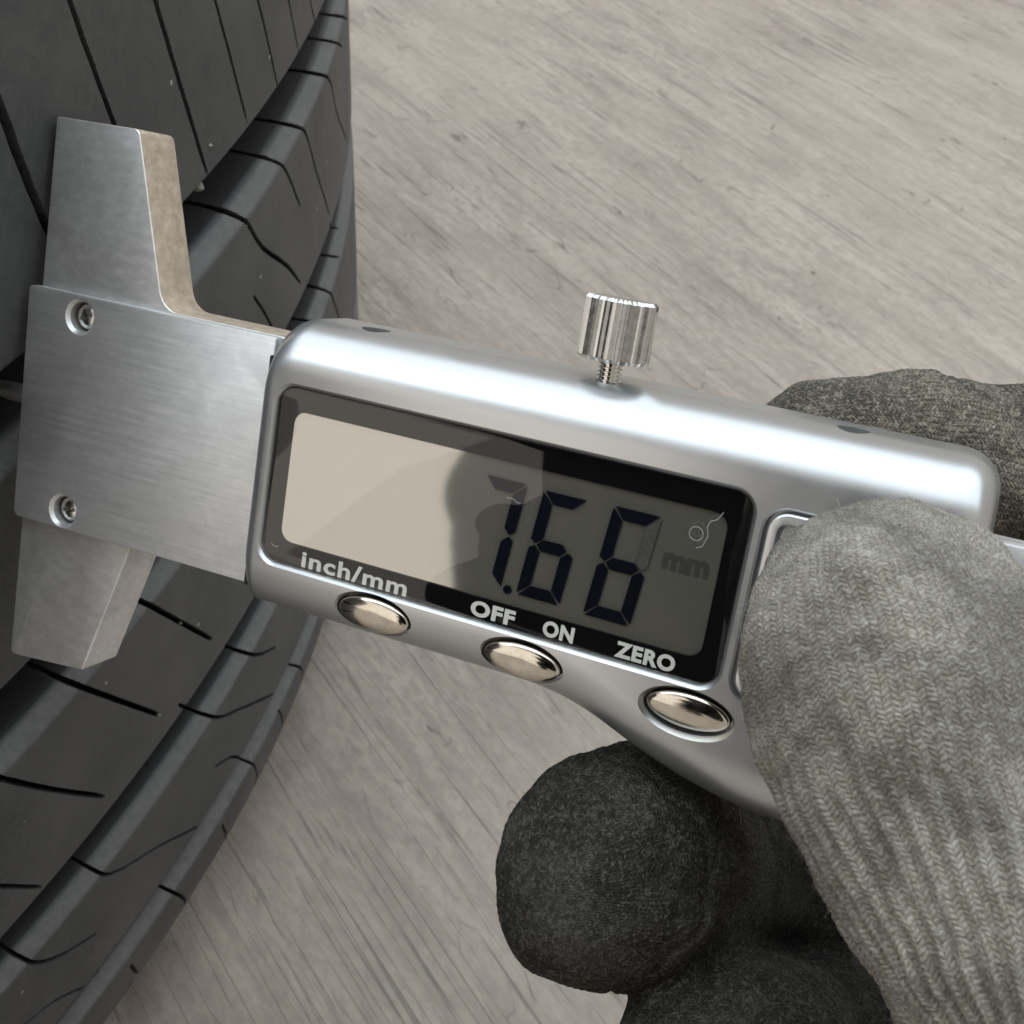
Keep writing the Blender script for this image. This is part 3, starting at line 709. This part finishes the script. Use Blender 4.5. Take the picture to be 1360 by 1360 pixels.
    if len(mats) > 1:
        me2.materials.append(mats[1]); lp = np.zeros(len(me2.loops), np.int32); me2.loops.foreach_get('vertex_index', lp)
        ls = np.zeros(len(me2.polygons), np.int32); me2.polygons.foreach_get('loop_start', ls)
        for mm in mats[2:]: me2.materials.append(mm)
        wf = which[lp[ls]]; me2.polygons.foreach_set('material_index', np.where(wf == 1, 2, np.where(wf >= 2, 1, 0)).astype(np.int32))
    me2.update()
    root = thing(name, parent_m, label, cat)
    ob = link(bpy.data.objects.new('glove', me2), root)
    return root, co2, nor, which, along, arc
thumb = chain([(gp(1172, 800, 112.5), 10.2), (gp(1166, 884, 108.5), 12.9), (gp(1236, 1035, 105), 13.0), (gp(1352, 1230, 101), 13.0), (gp(1520, 1500, 104), 15.5), (gp(1700, 1600, 125), 22)], 8)
tl = chain([(gp(1128, 808, 113.5), 9.3), (gp(1176, 850, 112), 10.5)], 4); tr = chain([(gp(1232, 812, 111), 9.4), (gp(1256, 900, 108), 11.2), (gp(1300, 1030, 105), 12.0), (gp(1400, 1220, 101), 12.5)], 5)
index = chain([(gp(1084, 590, 143), 8.0), (gp(1200, 592, 143), 9.2), (gp(1290, 622, 145), 10.2), (gp(1405, 642, 147), 11), (gp(1600, 760, 151), 12.5), (gp(1750, 1000, 152), 20)], 9)
middle = chain([(gp(772, 1188, 139), 10.4), (gp(820, 1150, 144), 14.2), (gp(872, 1138, 158), 14.8), (gp(925, 1138, 182), 15.5), (gp(1010, 1150, 205), 16.5), (gp(1250, 1150, 200), 18), (gp(1600, 1150, 175), 20), (gp(1720, 1150, 155), 22)], 8)
ring = chain([(gp(925, 1446, 136), 11.2), (gp(978, 1424, 143), 14.2), (gp(1010, 1418, 162), 15), (gp(1060, 1400, 188), 15.5), (gp(1250, 1370, 195), 17), (gp(1560, 1360, 165), 18), (gp(1700, 1350, 142), 22)], 8)
palm = chain([(gp(1750, 1000, 152), 20), (gp(1790, 1250, 146), 26), (gp(1760, 1560, 132), 24)], 8)
wrist = chain([(gp(1790, 1300, 142), 25), (gp(1900, 1420, 142), 24), (gp(2020, 1500, 142), 23)], 4)
camg = np.array([47.3, 33.9, 123.4]); camg /= np.linalg.norm(camg)
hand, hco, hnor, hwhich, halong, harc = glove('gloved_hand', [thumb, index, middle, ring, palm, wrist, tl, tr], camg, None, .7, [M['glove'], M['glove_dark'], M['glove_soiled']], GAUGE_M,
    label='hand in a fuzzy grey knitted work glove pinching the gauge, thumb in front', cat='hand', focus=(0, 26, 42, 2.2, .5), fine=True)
hand['label'] = 'hand in a fuzzy grey knitted work glove pinching the gauge, thumb in front'
# loose fibres standing off the knit
def fuzz(co, nor, which, ids, cnt, Lr, wid, name, parent, mat):
    face = np.einsum('ij,ij->i', nor, np.array([47.3, 33.9, 123.4]) - co)
    ok = np.where((face > -25) & np.isin(which, ids))[0]; pick = rng.choice(ok, cnt)
    p = co[pick] - nor[pick] * .1; unit = lambda v: v / (np.linalg.norm(v, axis=1, keepdims=True) + 1e-9)
    d = unit(nor[pick] * rng.uniform(.1, .7, (cnt, 1)) + rng.normal(0, .75, (cnt, 3))); L = rng.gamma(2.0, Lr / 2, (cnt, 1))
    side = unit(np.cross(d, rng.normal(0, 1, (cnt, 3)))); curl = rng.normal(0, .9, (cnt, 3)); V = np.zeros((cnt, 10, 3))
    for k in range(5):
        w = wid * (1 - .16 * k); V[:, 2 * k] = p - side * w; V[:, 2 * k + 1] = p + side * w
        p = p + d * L / 4; d = unit(d + curl * .45 + rng.normal(0, .12, (cnt, 3)))
    b = np.arange(cnt)[:, None, None] * 10; k = np.arange(4)[None, :, None] * 2
    F = (b + k + np.array([0, 1, 3, 2])[None, None, :]).reshape(-1, 4); V = V.reshape(-1, 3)
    me = np_mesh(name, np.array(V) * S, np.array(F), mat); ob = link(bpy.data.objects.new(name, me), parent); ob['kind'] = 'stuff'; return ob
fuzz(hco, hnor, hwhich, (0, 1), 60000, .45, .018, 'fuzz', hand, M['fuzz'])
fuzz(hco, hnor, hwhich, (2, 3), 30000, .4, .02, 'fuzz', hand, M['fuzz_dark'])

# ------------------------------------------------------------------ small things
def curve_tube(name, pts, r, mat, m, label, cat):
    cu = bpy.data.curves.new(name, 'CURVE'); cu.dimensions = '3D'; cu.bevel_depth = r * S; cu.bevel_resolution = 1
    s = cu.splines.new('POLY'); s.points.add(len(pts) - 1)
    for p, q in zip(s.points, pts): p.co = (q[0] * S, q[1] * S, q[2] * S, 1)
    o = bpy.data.objects.new(name, cu); COL.objects.link(o)
    me = bpy.data.meshes.new_from_object(o.evaluated_get(bpy.context.evaluated_depsgraph_get())); bpy.data.objects.remove(o); bpy.data.curves.remove(cu)
    me.materials.clear(); me.materials.append(mat); ob = link(bpy.data.objects.new(name, me)); ob.matrix_world = m
    return tag(ob, label, cat)
zz = -.18
curl = [(26.0, 8.3, zz), (25.5, 7.4, zz), (24.9, 7.1, zz + .1), (24.6, 6.4, zz), (24.9, 5.4, zz), (24.5, 4.2, zz + .1), (23.9, 3.9, zz)]
curve_tube('lint_fibre', curl, .034, M['lint'], GAUGE_M, 'pale bent lint fibre at the top right of the display', 'lint')
curve_tube('lint_fibre', [(23.6 + .75 * math.cos(a), 5.4 + .75 * math.sin(a), zz + .05 * math.sin(a)) for a in np.linspace(0, 6.2, 18)], .03, M['lint'], GAUGE_M, 'tiny ring shaped lint loop on the display above the mm sign', 'lint')
curve_tube('lint_fibre', [(1.9, 4.2, zz), (2.6, 4.25, zz + .05), (3.2, 3.9, zz), (3.6, 3.95, zz)], .03, M['lint'], GAUGE_M, 'short white lint thread across the digit seven', 'lint')
curve_tube('lint_fibre', [(-27.5, -8.6, zz), (-26.9, -8.9, zz), (-26.4, -8.7, zz)], .03, M['lint'], GAUGE_M, 'speck of white lint at the lower left display corner', 'lint')
def grit(px, py, r, lab, inset):
    a, t = ray_hit(px, py); rr = TYR - inset; th = a / TYR
    bm = bmesh.new(); bmesh.ops.create_icosphere(bm, subdivisions=2, radius=r)
    for v in bm.verts: v.co *= 1 + random.uniform(-.18, .18); v.co.z *= .8
    me = mesh_from(bm, 'pebble', True, 50); me.materials.append(M['stone'])
    o = link(bpy.data.objects.new('pebble', me)); o.location = Vector((rr * math.cos(th) * S, rr * math.sin(th) * S, (t - FLOOR_T) * S)); tag(o, lab, 'pebble')
grit(277, 250, 1.15, 'small round grey pebble stuck in the tyre groove beside the upper jaw', 2.0)
grit(279, 193, .42, 'tiny pale grit speck on the tread above the stuck pebble', .1)
grit(330, 301, .32, 'tiny grit speck caught in the curved tread cut', .6)
grit(244, 829, .4, 'tiny grit speck in the tread cut below the jaw plate', .8)
grit(213, 949, .5, 'tiny grit speck at the end of the tread cut below the lower jaw', .4)

# ------------------------------------------------------------------ the phone taking the picture, mirrored in the display
phone = thing('phone', LENS_M, 'black phone held above the gauge, mirrored dark in its display', 'phone')
out = rrect(-66, 15, -172, 15, 14, 8)
part('phone_body', slab(out, 9, 19, 2.2, 4), M['phone'], phone)
cm = part('camera_module', slab(rrect(-34, 12, -34, 12, 9, 6), 7.5, 8.95, .6, 3), M['phone'], phone)
for x, y in ((0, 0), (-22, -22)):
    part('lens', slab(ellipse(x, y, 8, 8, 32), 5.5, 7.45, .5, 3), M['lens'], cm)
def lp(x, y, z): return np.array([x, -y, -z], float)
fing = []
for y, tipx in ((70, -53), (91, -49), (112, -52), (131, -57)):
    fing.append(chain([(lp(tipx, y + 2, 3), 10), (lp(-71, y, 2), 10.8), (lp(-84, y + 1, -12), 11.5), (lp(-91, y + 6, -32), 14)], 6))
fing.append(chain([(lp(-73, 60, -42), 11), (lp(-93, 90, -38), 15), (lp(-97, 122, -38), 17), (lp(-132, 170, -44), 20), (lp(-146, 230, -60), 21)], 7))
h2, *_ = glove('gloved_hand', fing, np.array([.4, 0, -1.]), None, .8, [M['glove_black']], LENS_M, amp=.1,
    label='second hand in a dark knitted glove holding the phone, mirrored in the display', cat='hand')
